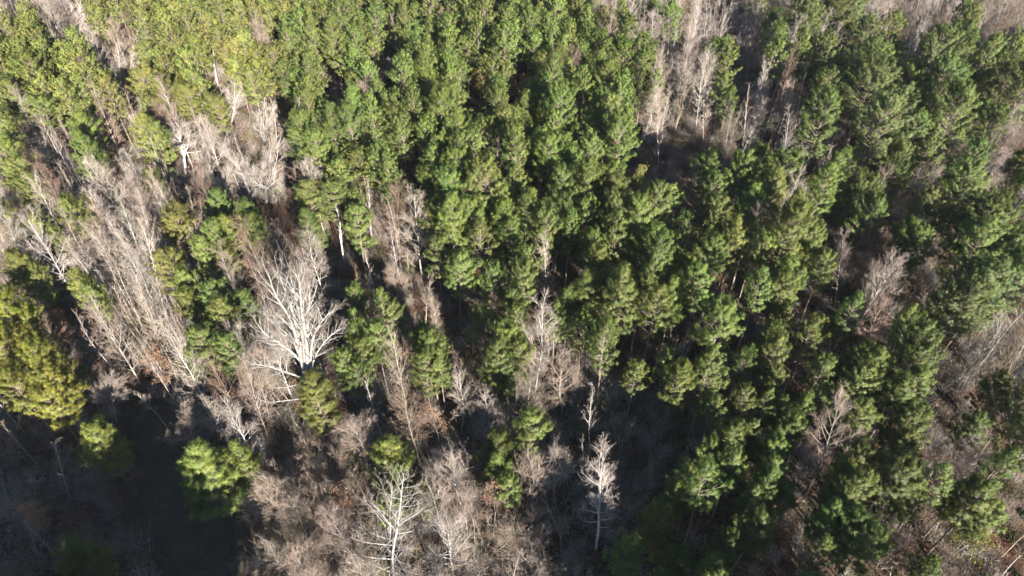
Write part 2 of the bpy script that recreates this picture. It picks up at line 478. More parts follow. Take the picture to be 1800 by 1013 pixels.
for key, rows in spec.items():
    PINES[key], PINES_LOD[key] = [], []
    for k, (form, H, cb, R) in enumerate(rows):
        PINE_SEED += 1
        per = 6.8 if key != 'R' else 6.2
        tr, cr = make_pine(PINE_SEED, H, cb, R, form, per if form != 'thin' else 3.8)
        PINES[key].append((H, R, cb, tr.mesh('pine_trunk', M_PBARK, True), cr.mesh('pine_crown', M_NEEDLE)))
        if k < 3:
            tr, cr = make_pine(PINE_SEED + 50, H, cb, R, form, 4.0, 18, 0.075, True)
            PINES_LOD[key].append((H, R, cb, tr.arrays(), cr.arrays() + (np.concatenate(cr.nrm),)))
BARE = {}
for st, H, n in (('thin', 10.0, 4), ('whip', 9.0, 3), ('oval', 12.0, 3), ('column', 13.0, 3), ('fan', 10.0, 2), ('shrub', 5.5, 3)):
    BARE[st] = []
    for k in range(n):
        tr, cr, _ = make_bare(500 + len(BARE) * 20 + k, H, st, 0.72 if st in ('thin', 'whip') else 0.85, 1.6 if st == 'shrub' else 1.0, 4)
        BARE[st].append((H, tr.mesh('bare_trunk', M_BARK, True), cr.mesh('bare_crown', M_TWIG), tr.arrays(), cr.arrays()))

# ------------------------------------------------------------------ what grows where, read off the photograph in 50-pixel cells
# kinds of ground cover: 0 bare trees, 1 thicket of pale stems, 2 brown stems, 3 brush, 4 shade, 5 green pines, 6 yellow-green pines, 7 big round pines, 8 mixed
KINDS = ('b', 'w', 'n', 'u', 's', 'P', 'Y', 'R', 'm')
ZONES = [
 (0,0,0,6,6,6,6,6,6,6,6,5, 5,5,5,5,5,5,5,5,5,8,0,0, 0,0,0,8,7,7,0,0,0,0,0,0),
 (6,6,0,0,0,6,6,6,6,0,5,5, 5,5,5,5,5,5,5,5,5,8,0,0, 0,8,0,8,7,7,7,0,0,8,0,0),
 (6,6,6,6,0,6,6,0,6,6,5,5, 5,0,5,5,5,5,5,5,5,5,8,0, 0,8,0,0,7,7,7,7,7,7,7,8),
 (6,6,6,6,0,6,6,0,6,8,5,5, 0,5,5,5,5,5,5,5,5,5,8,0, 0,8,0,0,7,7,7,7,7,7,8,7),
 (0,0,0,0,0,0,1,0,0,0,8,5, 5,5,5,5,5,5,5,5,5,5,8,0, 0,0,0,2,7,2,7,7,7,7,8,0),
 (0,0,0,0,0,0,1,0,0,0,8,5, 5,5,5,5,5,5,5,5,5,5,5,0, 2,2,0,7,2,0,7,7,7,0,0,0),
 (0,0,0,0,1,0,0,0,0,0,8,5, 5,5,5,5,5,5,5,5,5,5,5,8, 5,5,7,7,7,0,7,7,7,7,8,8),
 (0,0,0,1,1,1,1,0,0,5,5,5, 5,0,0,5,5,5,5,5,5,5,5,5, 5,5,5,0,8,7,7,2,7,7,0,0),
 (0,0,0,1,1,1,1,0,0,0,0,5, 5,0,2,5,5,5,5,5,5,5,5,5, 5,5,8,5,5,0,0,5,2,7,7,8),
 (0,0,2,1,1,1,1,0,2,0,0,0, 0,0,0,5,5,2,5,5,5,5,5,5, 5,2,5,5,5,0,0,2,2,7,7,7),
 (0,2,2,1,1,1,0,0,0,0,0,0, 0,0,0,0,2,0,5,0,5,5,5,5, 5,2,5,5,5,5,0,2,7,7,7,7),
 (0,0,2,1,1,1,1,0,0,0,0,0, 0,0,2,0,2,0,0,5,8,5,5,5, 5,5,2,5,5,5,0,7,2,2,0,0),
 (0,0,2,2,1,1,1,0,0,0,0,0, 0,0,2,0,2,0,0,0,0,5,5,5, 2,5,5,5,5,5,5,7,2,0,0,0),
 (0,0,0,0,0,2,0,0,0,0,0,0, 0,0,2,0,0,0,0,8,0,0,5,5, 5,4,5,5,5,5,0,5,5,2,8,0),
 (2,6,6,4,4,4,0,0,0,0,0,5, 0,2,0,0,0,0,0,0,0,2,4,4, 4,5,5,5,5,0,5,5,5,0,7,7),
 (4,4,4,5,4,4,0,5,0,0,3,3, 3,0,5,5,3,0,5,0,4,4,4,4, 2,5,5,5,4,5,5,5,5,0,5,7),
 (4,4,4,4,4,4,0,5,3,3,3,3, 3,5,5,3,3,5,3,4,4,4,4,4, 5,5,5,5,2,5,5,5,5,5,5,7),
 (4,4,4,4,4,4,5,5,3,3,3,3, 3,5,5,0,3,5,3,4,4,4,4,4, 5,5,5,5,5,5,5,5,5,5,7,5),
 (4,4,4,4,4,4,4,2,3,3,3,3, 3,0,0,0,0,2,3,4,4,4,4,5, 5,5,5,4,5,5,5,0,0,5,7,7),
 (4,4,4,4,4,4,4,4,4,4,3,3, 3,0,0,0,0,2,3,4,4,4,4,5, 5,5,4,5,5,5,5,5,5,5,7,7)]
def zone(px, py):
    return KINDS[ZONES[int(min(max(py, 0), 999) // 50)][int(min(max(px, 0), 1799) // 50)]]

def in_lane(px, py):
    """the open lane through the shaded clearing"""
    f = (py - 700) / 313
    return py > 690 and 215 + 35 * f < px < 300 + 215 * f
HASH = {}
def near_any(x, y, r):
    cx, cy = int(x // 4), int(y // 4)
    for i in range(cx - 2, cx + 3):
        for j in range(cy - 2, cy + 3):
            for (a, b, s) in HASH.get((i, j), ()):
                if (a - x) ** 2 + (b - y) ** 2 < ((r + s) / 2) ** 2: return True
    return False
def occupy(x, y, r): HASH.setdefault((int(x // 4), int(y // 4)), []).append((x, y, r))

rnd = random.Random(7)
def jit(c, a=0.12, h=0.0):
    k = 1 + rnd.uniform(-a, a)
    return tuple(max(0.0, v * k * (1 + rnd.uniform(-h, h))) for v in c)
GREEN = {'P': (0.138, 0.180, 0.050), 'Y': (0.180, 0.200, 0.058), 'O': (0.165, 0.188, 0.052), 'R': (0.132, 0.170, 0.054)}
PBARK = (0.22, 0.175, 0.14)
WHITE, PALE, TAN, BROWN, DARK = (0.34, 0.325, 0.31), (0.35, 0.325, 0.30), (0.30, 0.26, 0.225), (0.215, 0.165, 0.135), (0.15, 0.115, 0.095)

trees = []   # every tree: kind, loc, scale, rot, px centre, size on the picture, ...

# ---- bare trees that stand out: top pixel, base pixel, style, colour, crown width factor, label, how others refer to it
HEROES = [
 ((505, 452), (546, 735), 'vase', (0.27, 0.26, 0.245), 1.0, 1.05, 'huge bone-white bare tree with many upswept stems, biggest bare crown of all', 'the huge bone-white tree', 1.0),
 ((1055, 792), (1048, 965), 'oval', WHITE, 1.1, 1.3, 'bright white bare tree standing alone against deep shade beside dark pines', 'the lone white tree in shade', .55),
 ((645, 832), (694, 1030), 'twin', WHITE, 1.15, 1.1, 'white bare tree with twin straight trunks and long level lower branches', 'the twin-trunked white tree', .8),
 ((780, 872), (796, 1015), 'oval', WHITE, 1.25, 1.0, 'whitish rounded bare tree with one low branch, beside the twin-trunked tree', 'the whitish tree by the twin trunks', .9),
 ((405, 690), (458, 838), 'column', WHITE, 1.2, 1.0, 'straight white leaning bare trunk above the bushy pine at the clearing edge', 'the straight white tree above the clearing', 1.0),
 ((372, 680), (412, 800), 'column', PALE, 1.0, 0.9, 'thinner pale bare tree close behind the straight white leaning trunk', None, .9),
 ((318, 708), (348, 800), 'fan', PALE, 1.1, 0.8, 'grey bushy-crowned bare tree overhanging the dark clearing edge', 'the grey bushy tree over the clearing', 1.2),
 ((985, 606), (990, 725), 'oval', TAN, 1.15, 1.1, 'tan bare tree with even feathery oval crown in front of dark pines', 'the feathery tan tree', 1.2),
 ((868, 688), (868, 792), 'cone', PALE, 1.2, 1.0, 'pale bare tree with straight stem and level branches just above a bright pine', 'the pale level-branched tree', 1.0),
 ((845, 715), (851, 795), 'column', PALE, 1.0, 0.9, 'slimmer pale bare tree close beside the level-branched pale tree', None, .9),
 ((1232, 128), (1236, 252), 'column', (0.46, 0.42, 0.37), 1.25, 1.3, 'dense cream-white columnar bare tree, brightest in the wooded gap', 'the cream columnar tree', 1.3),
 ((398, 126), (406, 224), 'multi', WHITE, 1.3, 1.2, 'white forked bare tree at the foot of the sunlit yellow-green pine slope', 'the white forked tree', 1.0),
 ((370, 78), (383, 150), 'snag', WHITE, 1.0, 1.8, 'broken dead white snag without twigs, poking out of the yellow-green pines', 'the dead white snag', .1),
 ((470, 232), (470, 358), 'spread', WHITE, 1.3, 1.3, 'wide-spreading pale grey bare tree with a broad domed crown', 'the wide-spreading grey tree', 1.2),
 ((315, 198), (330, 318), 'crook', WHITE, 1.1, 1.6, 'crooked white bare tree with bent limbs beside a yellow-green pine', 'the crooked white tree', .9),
 ((453, 168), (464, 254), 'multi', (0.36, 0.34, 0.32), 1.0, 1.0, 'pale forked bare tree directly above the wide-spreading grey tree', None, 1.0),
 ((497, 172), (484, 248), 'oval', (0.35, 0.33, 0.31), 0.9, 1.0, 'pale curved bare tree at the edge of the green pines', None, .9),
 ((388, 276), (397, 362), 'multi', PALE, 1.3, 1.0, 'grey many-stemmed bare tree just below and beside the wide-spreading one', None, 1.2),
 ((218, 75), (223, 148), 'multi', PALE, 1.5, 1.0, 'fuzzy grey bare crown alone among yellow-green pines', 'the fuzzy grey tree', 1.4),
 ((130, -2), (141, 76), 'multi', (0.42, 0.40, 0.38), 1.3, 1.2, 'white clump-stemmed bare tree near the top corner above pines', 'the white clump-stemmed tree', 1.1),
 ((30, 12), (46, 84), 'thin', PALE, 1.1, 1.0, 'slim grey bare tree beside the pines near the top corner', None, 1.0),
 ((8, 85), (24, 142), 'thin', PALE, 1.3, 1.0, 'small grey bare tree at the edge, below the slim grey one', None, 1.0),
 ((540, 398), (568, 528), 'oval', (0.36, 0.34, 0.32), 1.1, 1.0, 'slender grey-white bare tree just above the huge bone-white tree', 'the slender grey-white tree', 1.1),
 ((595, 362), (606, 468), 'snag', (0.43, 0.41, 0.39), 1.0, 1.0, 'thin pale dead stem without twigs between pines', 'the thin dead stem', .2),
 ((696, 466), (704, 556), 'fan', TAN, 1.1, 1.0, 'tan fan-shaped bare tree above a thicket of brown stems', 'the tan fan-shaped tree', 1.2),
 ((744, 478), (746, 585), 'thin', TAN, 1.2, 1.0, 'slim tan bare tree, first beside the tan fan-shaped one', None, 1.1),
 ((766, 500), (766, 595), 'column', TAN, 1.0, 1.0, 'upright tan bare tree beneath the bright round-topped pine', None, 1.0),
 ((716, 310), (721, 370), 'fan', PALE, 1.2, 0.9, 'small grey fan-topped bare tree in a hole among green pines', 'the grey fan-topped tree', 1.2),
 ((645, 318), (653, 425), 'thin', (0.39, 0.36, 0.34), 1.0, 1.0, 'slim whitish bare tree at the left edge of the green pine block', 'the slim whitish tree', .9),
 ((970, 498), (976, 578), 'oval', BROWN, 1.2, 1.0, 'small brown bare tree enclosed by green pines', 'the small brown tree in the pines', 1.2),
 ((1152, 148), (1157, 295), 'column', (0.31, 0.27, 0.25), 1.2, 1.0, 'tall pinkish bare tree leftmost of the wooded gap, beside green pines', 'the tall pinkish tree', 1.3),
 ((1178, 88), (1181, 165), 'thin', PALE, 1.1, 1.0, 'slim pale bare tree above and behind the tall pinkish tree', None, 1.0),
 ((1280, -8), (1290, 48), 'multi', (0.35, 0.33, 0.31), 1.1, 1.0, 'pale clump-stemmed bare tree at the top edge of the wooded gap', 'the pale tree at the gap top', 1.1),
 ((1240, 3), (1239, 68), 'thin', (0.35, 0.33, 0.31), 1.1, 1.0, 'slim pale bare tree beside the clump-stemmed one at the top edge', None, 1.0),
 ((1318, 60), (1312, 142), 'multi', (0.29, 0.26, 0.24), 1.1, 1.0, 'pinkish forked bare tree leaning toward the dark round pines', 'the pinkish forked tree', 1.2),
 ((1325, 140), (1302, 302), 'thin', (0.32, 0.28, 0.26), 0.9, 1.0, 'very tall thin leaning bare tree in the wooded gap', 'the very tall thin tree', .9),
 ((1358, 185), (1336, 255), 'thin', PALE, 1.1, 1.0, 'short pale bare tree beneath the big round pines', None, 1.0),
 ((1494, 260), (1507, 330), 'fan', PALE, 1.0, 0.9, 'small grey bare tree squeezed between dark round pines', 'the small grey tree between round pines', 1.0),
 ((1492, 402), (1467, 535), 'column', (0.30, 0.26, 0.24), 1.1, 1.0, 'pale pink leaning bare tree with slanting stems, below a dark pine', 'the pale pink leaning tree', 1.2),
 ((1545, 505), (1522, 628), 'fan', (.36, .28, .24), 1.0, 1.1, 'brown-grey bare tree with dense reddish fan of twigs', 'the reddish fan of twigs', 1.4),
 ((1752, 548), (1678, 690), 'oval', WHITE, 0.9, 1.0, 'white leaning birch-like bare tree among grey brush', 'the white leaning tree', .9),
 ((1485, 694), (1411, 882), 'fan', TAN, 0.85, 1.0, 'tall tan bare tree with long leaning trunk over dark ground', 'the tall tan leaning tree', 1.0),
 ((1672, 733), (1634, 838), 'spread', (0.31, 0.28, 0.26), 1.05, 1.1, 'broad tan-grey bare crown between dark green pines', 'the broad tan-grey crown', 1.2),
 ((1722, 783), (1676, 868), 'oval', TAN, 1.2, 1.0, 'leaning tan bare tree next to the broad tan-grey crown', None, 1.1),
 ((1552, 795), (1545, 848), 'fan', BROWN, 1.2, 0.9, 'dusky brown bare tree low between two green pines', 'the dusky brown tree', 1.1),
 ((1572, 905), (1560, 1030), 'fan', BROWN, 1.0, 0.9, 'brown bushy bare tree at the bottom edge beside dark pines', 'the brown bushy tree', 1.2),
 ((1690, 950), (1660, 1040), 'oval', TAN, 1.1, 0.9, 'tan bare tree at the bottom edge next to a yellow-green vine', None, 1.1),
 ((1782, 862), (1742, 920), 'oval', TAN, 1.2, 0.9, 'tan leaning bare tree near the far edge among low brush', 'the tan tree near the edge', 1.1),
 ((970, 788), (973, 885), 'fan', PALE, 1.0, 0.9, 'greyish half-shaded bare tree between a bright pine and lone white tree', 'the half-shaded grey tree', 1.0),
 ((190, 648), (206, 745), 'fan', PALE, 1.1, 0.9, 'grey bare tree with sunlit top above the dark clearing', 'the grey tree above the clearing', 1.1),
 ((240, 680), (292, 750), 'thin', PALE, 1.1, 0.9, 'slim leaning bare tree half in the clearing shade', None, 1.0),
 ((115, 690), (149, 765), 'multi', (0.39, 0.37, 0.35), 1.0, 0.9, 'whitish bare tree just below the bright yellow-green pines', 'the whitish tree below the yellow pines', 1.0),
 ((100, 785), (125, 880), 'thin', (0.33, 0.31, 0.29), 1.0, 0.9, 'bare tree catching a little sun inside the dark shade', 'the tree catching sun in shade', .8),
 ((45, 900), (70, 985), 'thin', (0.33, 0.31, 0.29), 0.9, 0.9, 'small bare tree with sunlit tip in the darkest corner', None, .7),
 ((1718, -5), (1706, 48), 'thin', (0.35, 0.33, 0.31), 1.1, 1.0, 'pale bare tree along the far top edge above a round pine', 'the pale tree at the far top', 1.0),
 ((1600, -10), (1590, 40), 'multi', (0.34, 0.31, 0.29), 1.3, 1.0, 'grey bushy bare tree at the top edge behind the round pines', 'the grey bushy tree at the top', 1.3),
 ((685, 98), (690, 160), 'fan', PALE, 1.2, 0.9, 'pale grey bare tree in a dark hole of the green pine block', 'the pale grey tree in the pine hole', 1.2),
 ((590, 140), (600, 210), 'multi', PALE, 1.1, 0.9, 'grey bare tree along the dark lane at the pine block edge', None, 1.1),
]
LEAFY = [   # top, base, leaf colour, label, reference
 ((214, 215), (222, 285), (0.21, 0.125, 0.085), 'small russet-leaved tree between two yellow-green pines', 'the small russet tree'),
 ((205, 288), (215, 350), (0.22, 0.135, 0.095), 'broad russet-leaved tree, lower of two on the thinned slope', 'the broad russet tree'),
 ((297, 620), (310, 690), (0.22, 0.13, 0.085), 'orange-brown leafy tree beside pale thicket stems', 'the orange-brown tree'),
 ((118, 555), (135, 620), (0.22, 0.11, 0.07), 'dark russet leafy tree in shade beside olive pines', None),
 ((768, 715), (772, 775), (0.21, 0.135, 0.10), 'thin russet-leaved tree amid grey brush below pines', None),
 ((868, 868), (872, 935), (0.20, 0.125, 0.095), 'russet-leaved tree just beneath a bright green pine', 'the russet tree under the pine'),
 ((605, 868), (612, 925), (0.21, 0.13, 0.09), 'russet-leaved shrub beside the twin-trunked white tree', None),
 ((835, 105), (842, 190), (0.26, 0.22, 0.035), 'yellow-leaved tree standing out in the green pine block', 'the yellow-leaved tree'),
 ((912, 138), (916, 190), (0.24, 0.10, 0.05), 'dead rust-brown treetop in a dark hole among green pines', 'the rust-brown treetop'),
 ((1660, 930), (1650, 1000), (0.20, 0.19, 0.02), 'yellow-green leafy vine-covered tree near bottom edge', 'the yellow-green vine tree'),
 ((85, 900), (95, 950), (0.34, 0.19, 0.12), 'small pale brown leafy sapling lit inside the dark shade', None),
 ((1110, 300), (1118, 370), (0.17, 0.18, 0.03), 'yellow-green broadleaf tree at the corner of the pine block', 'the yellow-green broadleaf'),
 ((1218, 275), (1222, 340), (0.18, 0.16, 0.035), 'olive-yellow leafy tree below the cream columnar tree', None),
 ((1700, 560), (1680, 620), (0.17, 0.14, 0.03), 'olive leafy tree beside the white leaning trunk', None),
]
def solve_height(base, ty):
    lo, hi = 1.0, 34.0
    for _ in range(30):
        m = (lo + hi) / 2
        if proj(base + np.array([0, 0, m]))[1] > ty: lo = m
        else: hi = m
    return lo

HUGE_STEMS = [   # the huge tree's stems as they run in the photograph (pixels), foot radius in metres, how far the tip comes forward
 ([(541, 690), (536, 658), (527, 622), (520, 590), (507, 554), (489, 528), (478, 504), (471, 477)], .30, 1.5),
 ([(541, 688), (530, 614), (521, 572), (510, 534), (498, 504), (486, 468)], .30, -1.5),
 ([(542, 686), (535, 608), (527, 557), (518, 516), (510, 486)], .34, .5),
 ([(543, 684), (539, 596), (530, 548), (527, 504), (524, 480)], .28, 2.5),
 ([(543, 682), (540, 590), (541, 557), (545, 519), (542, 498)], .24, -3.0),
 ([(543, 672), (548, 596), (566, 563), (584, 545)], .20, 1.0),
 ([(543, 660), (556, 620), (580, 590), (603, 575)], .15, -2.0),
 ([(536, 644), (515, 620), (489, 602), (465, 587), (447, 563)], .17, 2.0),
 ([(532, 664), (504, 655), (471, 643), (441, 640), (427, 628)], .12, 2.5),
 ([(536, 700), (498, 705), (468, 708), (438, 693)], .085, 3.5),
 ([(530, 637), (512, 587), (483, 557), (456, 545)], .15, -2.5),
 ([(534, 673), (500, 682), (465, 682), (447, 667)], .08, -1.0)]
def huge_stems(base):
    out = []
    def plane(px, py, dy):
        d = (px - PW / 2) * RT + (PH / 2 - py) * UP + FPX * FW
        return EYE + d * ((base[1] + dy) / d[1]) - base
    n = 6
    foot = np.array([plane(545 - 4 * i / n, 735 - 47 * i / n, 0) for i in range(n + 1)]); foot[0] = (0, 0, 0)
    out.append((foot, np.linspace(.50, .36, n + 1)))
    for pts, r, fwd in HUGE_STEMS:
        m = len(pts)
        p = np.array([plane(a, b, -fwd * i / (m - 1)) for i, (a, b) in enumerate(pts)])
        t = np.linspace(0, m - 1, 3 * m)
        p = np.stack([np.interp(t, np.arange(m), p[:, k]) for k in range(3)], 1)
        p[1:-1] = (p[:-2] + 2 * p[1:-1] + p[2:]) / 4
        out.append((p, np.linspace(r * .8, .022, len(p)) ** 1.0))
    return out
landmarks = []    # (px, py, reference)
SUNLIT = []       # trees the photograph shows in full sun: base, height
VIEWS = []        # sight lines that the photograph shows open: top pixel, base pixel, distance, share of the length kept clear
BARE_GROUP, PINE_GROUP = 'bare winter trees in the forest', 'pine trees in the forest'
for i, (top, bs, style, col, wide, thick, label, ref, dens) in enumerate(HEROES):
    base = at(*bs); base[2] = gz(base[0], base[1]) - 0.05
    H = solve_height(base, top[1])
    H = min(max(H, 5.0), 26.0)
    dn = {'vase': 0.9, 'spread': 0.9}.get(style, 1.0) * min(1.35, max(0.55, 13 / H))
    tr, cr, _ = make_bare(2000 + i * 7, H, style, thick * 0.9, dn * (1.0 if dens > .3 else .5), 6, wide, huge_stems(base) if style == 'vase' else None)
    e = empty('bare_tree', base, label, 'bare tree', BARE_GROUP)
    lean = at(top[0], top[1], base[2] + H) - base         # the whole tree leans as it does in the photograph
    e.rotation_euler = Vector((0, 0, 1)).rotation_difference(Vector((lean[0] * (.55 if style == 'spread' else .9), 0, lean[2]))).to_euler()
    c = jit(col, 0.04)
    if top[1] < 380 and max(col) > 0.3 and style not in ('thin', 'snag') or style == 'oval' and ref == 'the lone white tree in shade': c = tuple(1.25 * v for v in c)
    zmax = max(v[:, 2].max() for v in tr.v + cr.v)
    if style == 'vase': e.rotation_euler = (0, 0, 0)
    else: e.scale = (H / zmax,) * 3
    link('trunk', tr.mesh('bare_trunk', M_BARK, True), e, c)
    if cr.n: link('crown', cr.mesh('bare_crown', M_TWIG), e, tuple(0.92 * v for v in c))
    cp = proj(base + [0, 0, H * 0.65])
    if ref: landmarks.append((cp[0], cp[1], ref))
    occupy(base[0], base[1], 3.6 if style not in ('snag', 'thin') else 2.0)
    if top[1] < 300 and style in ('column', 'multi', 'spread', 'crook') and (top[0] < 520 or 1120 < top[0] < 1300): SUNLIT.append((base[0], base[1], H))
    VIEWS.append((np.array(top, float), np.array(bs, float), float(np.hypot(*base[:2])), 0.08 if style in ('snag', 'thin') else 0.25))
for i, (top, bs, col, label, ref) in enumerate(LEAFY):
    base = at(*bs); base[2] = gz(base[0], base[1]) - 0.05
    H = min(max(solve_height(base, top[1]), 3.0), 14.0)
    tr, cr, ends = make_bare(3000 + i * 7, H, 'oval', 0.9, 0.8, 4, 1.0)
    rng = np.random.default_rng(3300 + i)
    lf = MB()
    ends = ends[rng.permutation(len(ends))[:2600]]
    cl = np.repeat(ends, 2, 0) + rng.normal(0, 0.12, (2 * len(ends), 3))
    keep = np.sin(cl[:, 0] * 2.1 + 1) + np.sin(cl[:, 2] * 2.3) + np.sin(cl[:, 1] * 2.2) > -0.9
    lf.leaves(cl[keep], 0.085, rng)
    e = empty('leafy_tree', base, label, 'leafy tree', 'trees still holding leaves')
    link('trunk', tr.mesh('leafy_trunk', M_BARK, True), e, jit(PALE, .05))
    tw = link('crown', cr.mesh('leafy_twigs', M_TWIG), e, jit(TAN, .05))
    link('leaves', lf.mesh('leafy_leaves', M_LEAF), tw, col)
    cp = proj(base + [0, 0, H * 0.65])
    if ref: landmarks.append((cp[0], cp[1], ref))
    occupy(base[0], base[1], 2.2)
    VIEWS.append((np.array(top, float), np.array(bs, float), float(np.hypot(*base[:2])), 0.18))

# ---- pines that can be told apart: crown centre, crown width in pixels, kind
PINE_PX = """
70 345 52 Y;140 385 46 Y;165 385 38 Y;75 420 42 Y;108 428 42 Y;12 400 46 Y;45 490 52 Y;80 505 46 Y;145 515 46 Y;178 530 46 Y;12 230 52 Y;20 295 62 Y;55 320 52 Y;148 240 52 P;160 272 58 P;262 245 62 Y;280 265 52 Y;275 330 38 Y;
185 792 66 O;370 838 112 O;428 812 60 O;160 995 76 O;25 635 62 Y;78 652 68 Y;110 692 66 Y;40 688 58 Y;100 722 58 Y;25 558 66 Y;62 572 52 Y;72 612 50 Y;
305 490 60 Y;335 510 48 Y;340 547 46 Y;322 417 56 Y;390 373 46 P;413 420 60 Y;443 390 46 P;450 417 46 P;360 460 46 Y;380 435 50 Y;405 465 46 Y;
383 540 60 P;396 570 60 P;362 618 66 P;402 632 62 P;345 642 50 P;436 545 46 P;558 712 74 O;
628 534 50 P;672 542 52 P;693 563 46 P;625 572 46 P;646 596 60 P;667 610 60 P;619 608 50 P;637 637 66 P;613 655 50 P;631 667 56 P;
751 602 56 P;761 625 66 P;748 652 60 P;775 642 46 P;899 541 56 P;902 568 60 P;882 608 70 P;868 632 76 P;909 632 66 P;892 659 60 P;
999 541 42 P;976 561 56 P;803 481 70 P;868 501 50 P;692 824 92 O;704 858 70 O;744 873 50 O;875 808 72 O;880 838 76 O;888 858 56 P;
1154 935 76 O;1103 985 72 P;1187 874 50 P;1184 995 42 P;1297 717 52 P;1344 710 36 P;1364 727 50 P;1317 764 38 P;1240 807 56 P;1234 854 80 P;1210 874 50 P;
1354 841 60 P;1341 864 60 P;1311 888 50 P;1374 881 50 P;1341 935 46 O;1264 965 46 P;1492 824 66 P;1475 854 60 P;1495 881 66 P;1462 908 76 R;1485 935 80 P;
1502 962 76 P;1448 928 70 P;1562 861 72 P;1589 881 62 P;1643 854 60 P;1703 888 72 P;1727 915 58 P;1586 760 62 P;1579 787 50 P;1603 747 50 P;1703 757 50 P;
1683 874 50 P;1435 717 60 P;1408 730 60 P;1603 683 62 P;1502 680 62 P;1737 693 50 P;1770 740 60 R;1780 790 60 R;
1378 487 70 P;1372 517 70 P;1424 431 50 P;1418 462 50 P;1443 477 56 P;1594 431 52 P;1597 449 56 P;1579 468 46 P;1696 418 84 R;1730 425 84 R;1705 456 92 R;
1739 458 64 R;1696 517 84 R;1711 533 88 R;1677 554 72 R;1647 554 62 R;1776 502 72 R;1591 576 46 P;1594 622 78 R;1606 656 72 R;1504 641 72 P;1523 656 70 P;
1446 653 46 P;1424 591 50 P;1492 554 50 P;1474 573 46 P;1362 678 34 P;1368 573 50 P;1356 598 56 P;390 205 44 Y;1275 185 38 P;1145 30 34 P;
1330 300 56 P;1462 320 60 P;1440 345 64 P;1500 372 70 R;1520 400 66 R;1468 300 56 P;1700 300 60 R;1680 345 70 R;1625 290 60 R;1575 300 52 R;1560 330 50 R"""
for s in PINE_PX.replace('\n', '').split(';'):
    if not s.strip(): continue
    a = s.split(); px, py, w, key = float(a[0]), float(a[1]), float(a[2]), a[3]
    p = at(px, py, {'R': 10.8, 'O': 6.0}.get(key, 9.0))
    Rm = w * dist(p) / FPX / 2 * 1.04
    k = rnd.randrange(len(PINES[key])); Hp, Rp, cbp = PINES[key][k][:3]
    sc = min(max(Rm / Rp, 0.48), 1.45)
    szz = min(max(sc ** 0.55, 0.70), 1.12)                # a narrow crown belongs to a lower tree
    p = at(px, py, Hp * szz * (cbp + 1) / 2)
    trees.append(dict(kind='pine', key=key, k=k, x=p[0], y=p[1], s=sc, sz=szz, listed=True))
    occupy(p[0], p[1], 1.5 * Rm)

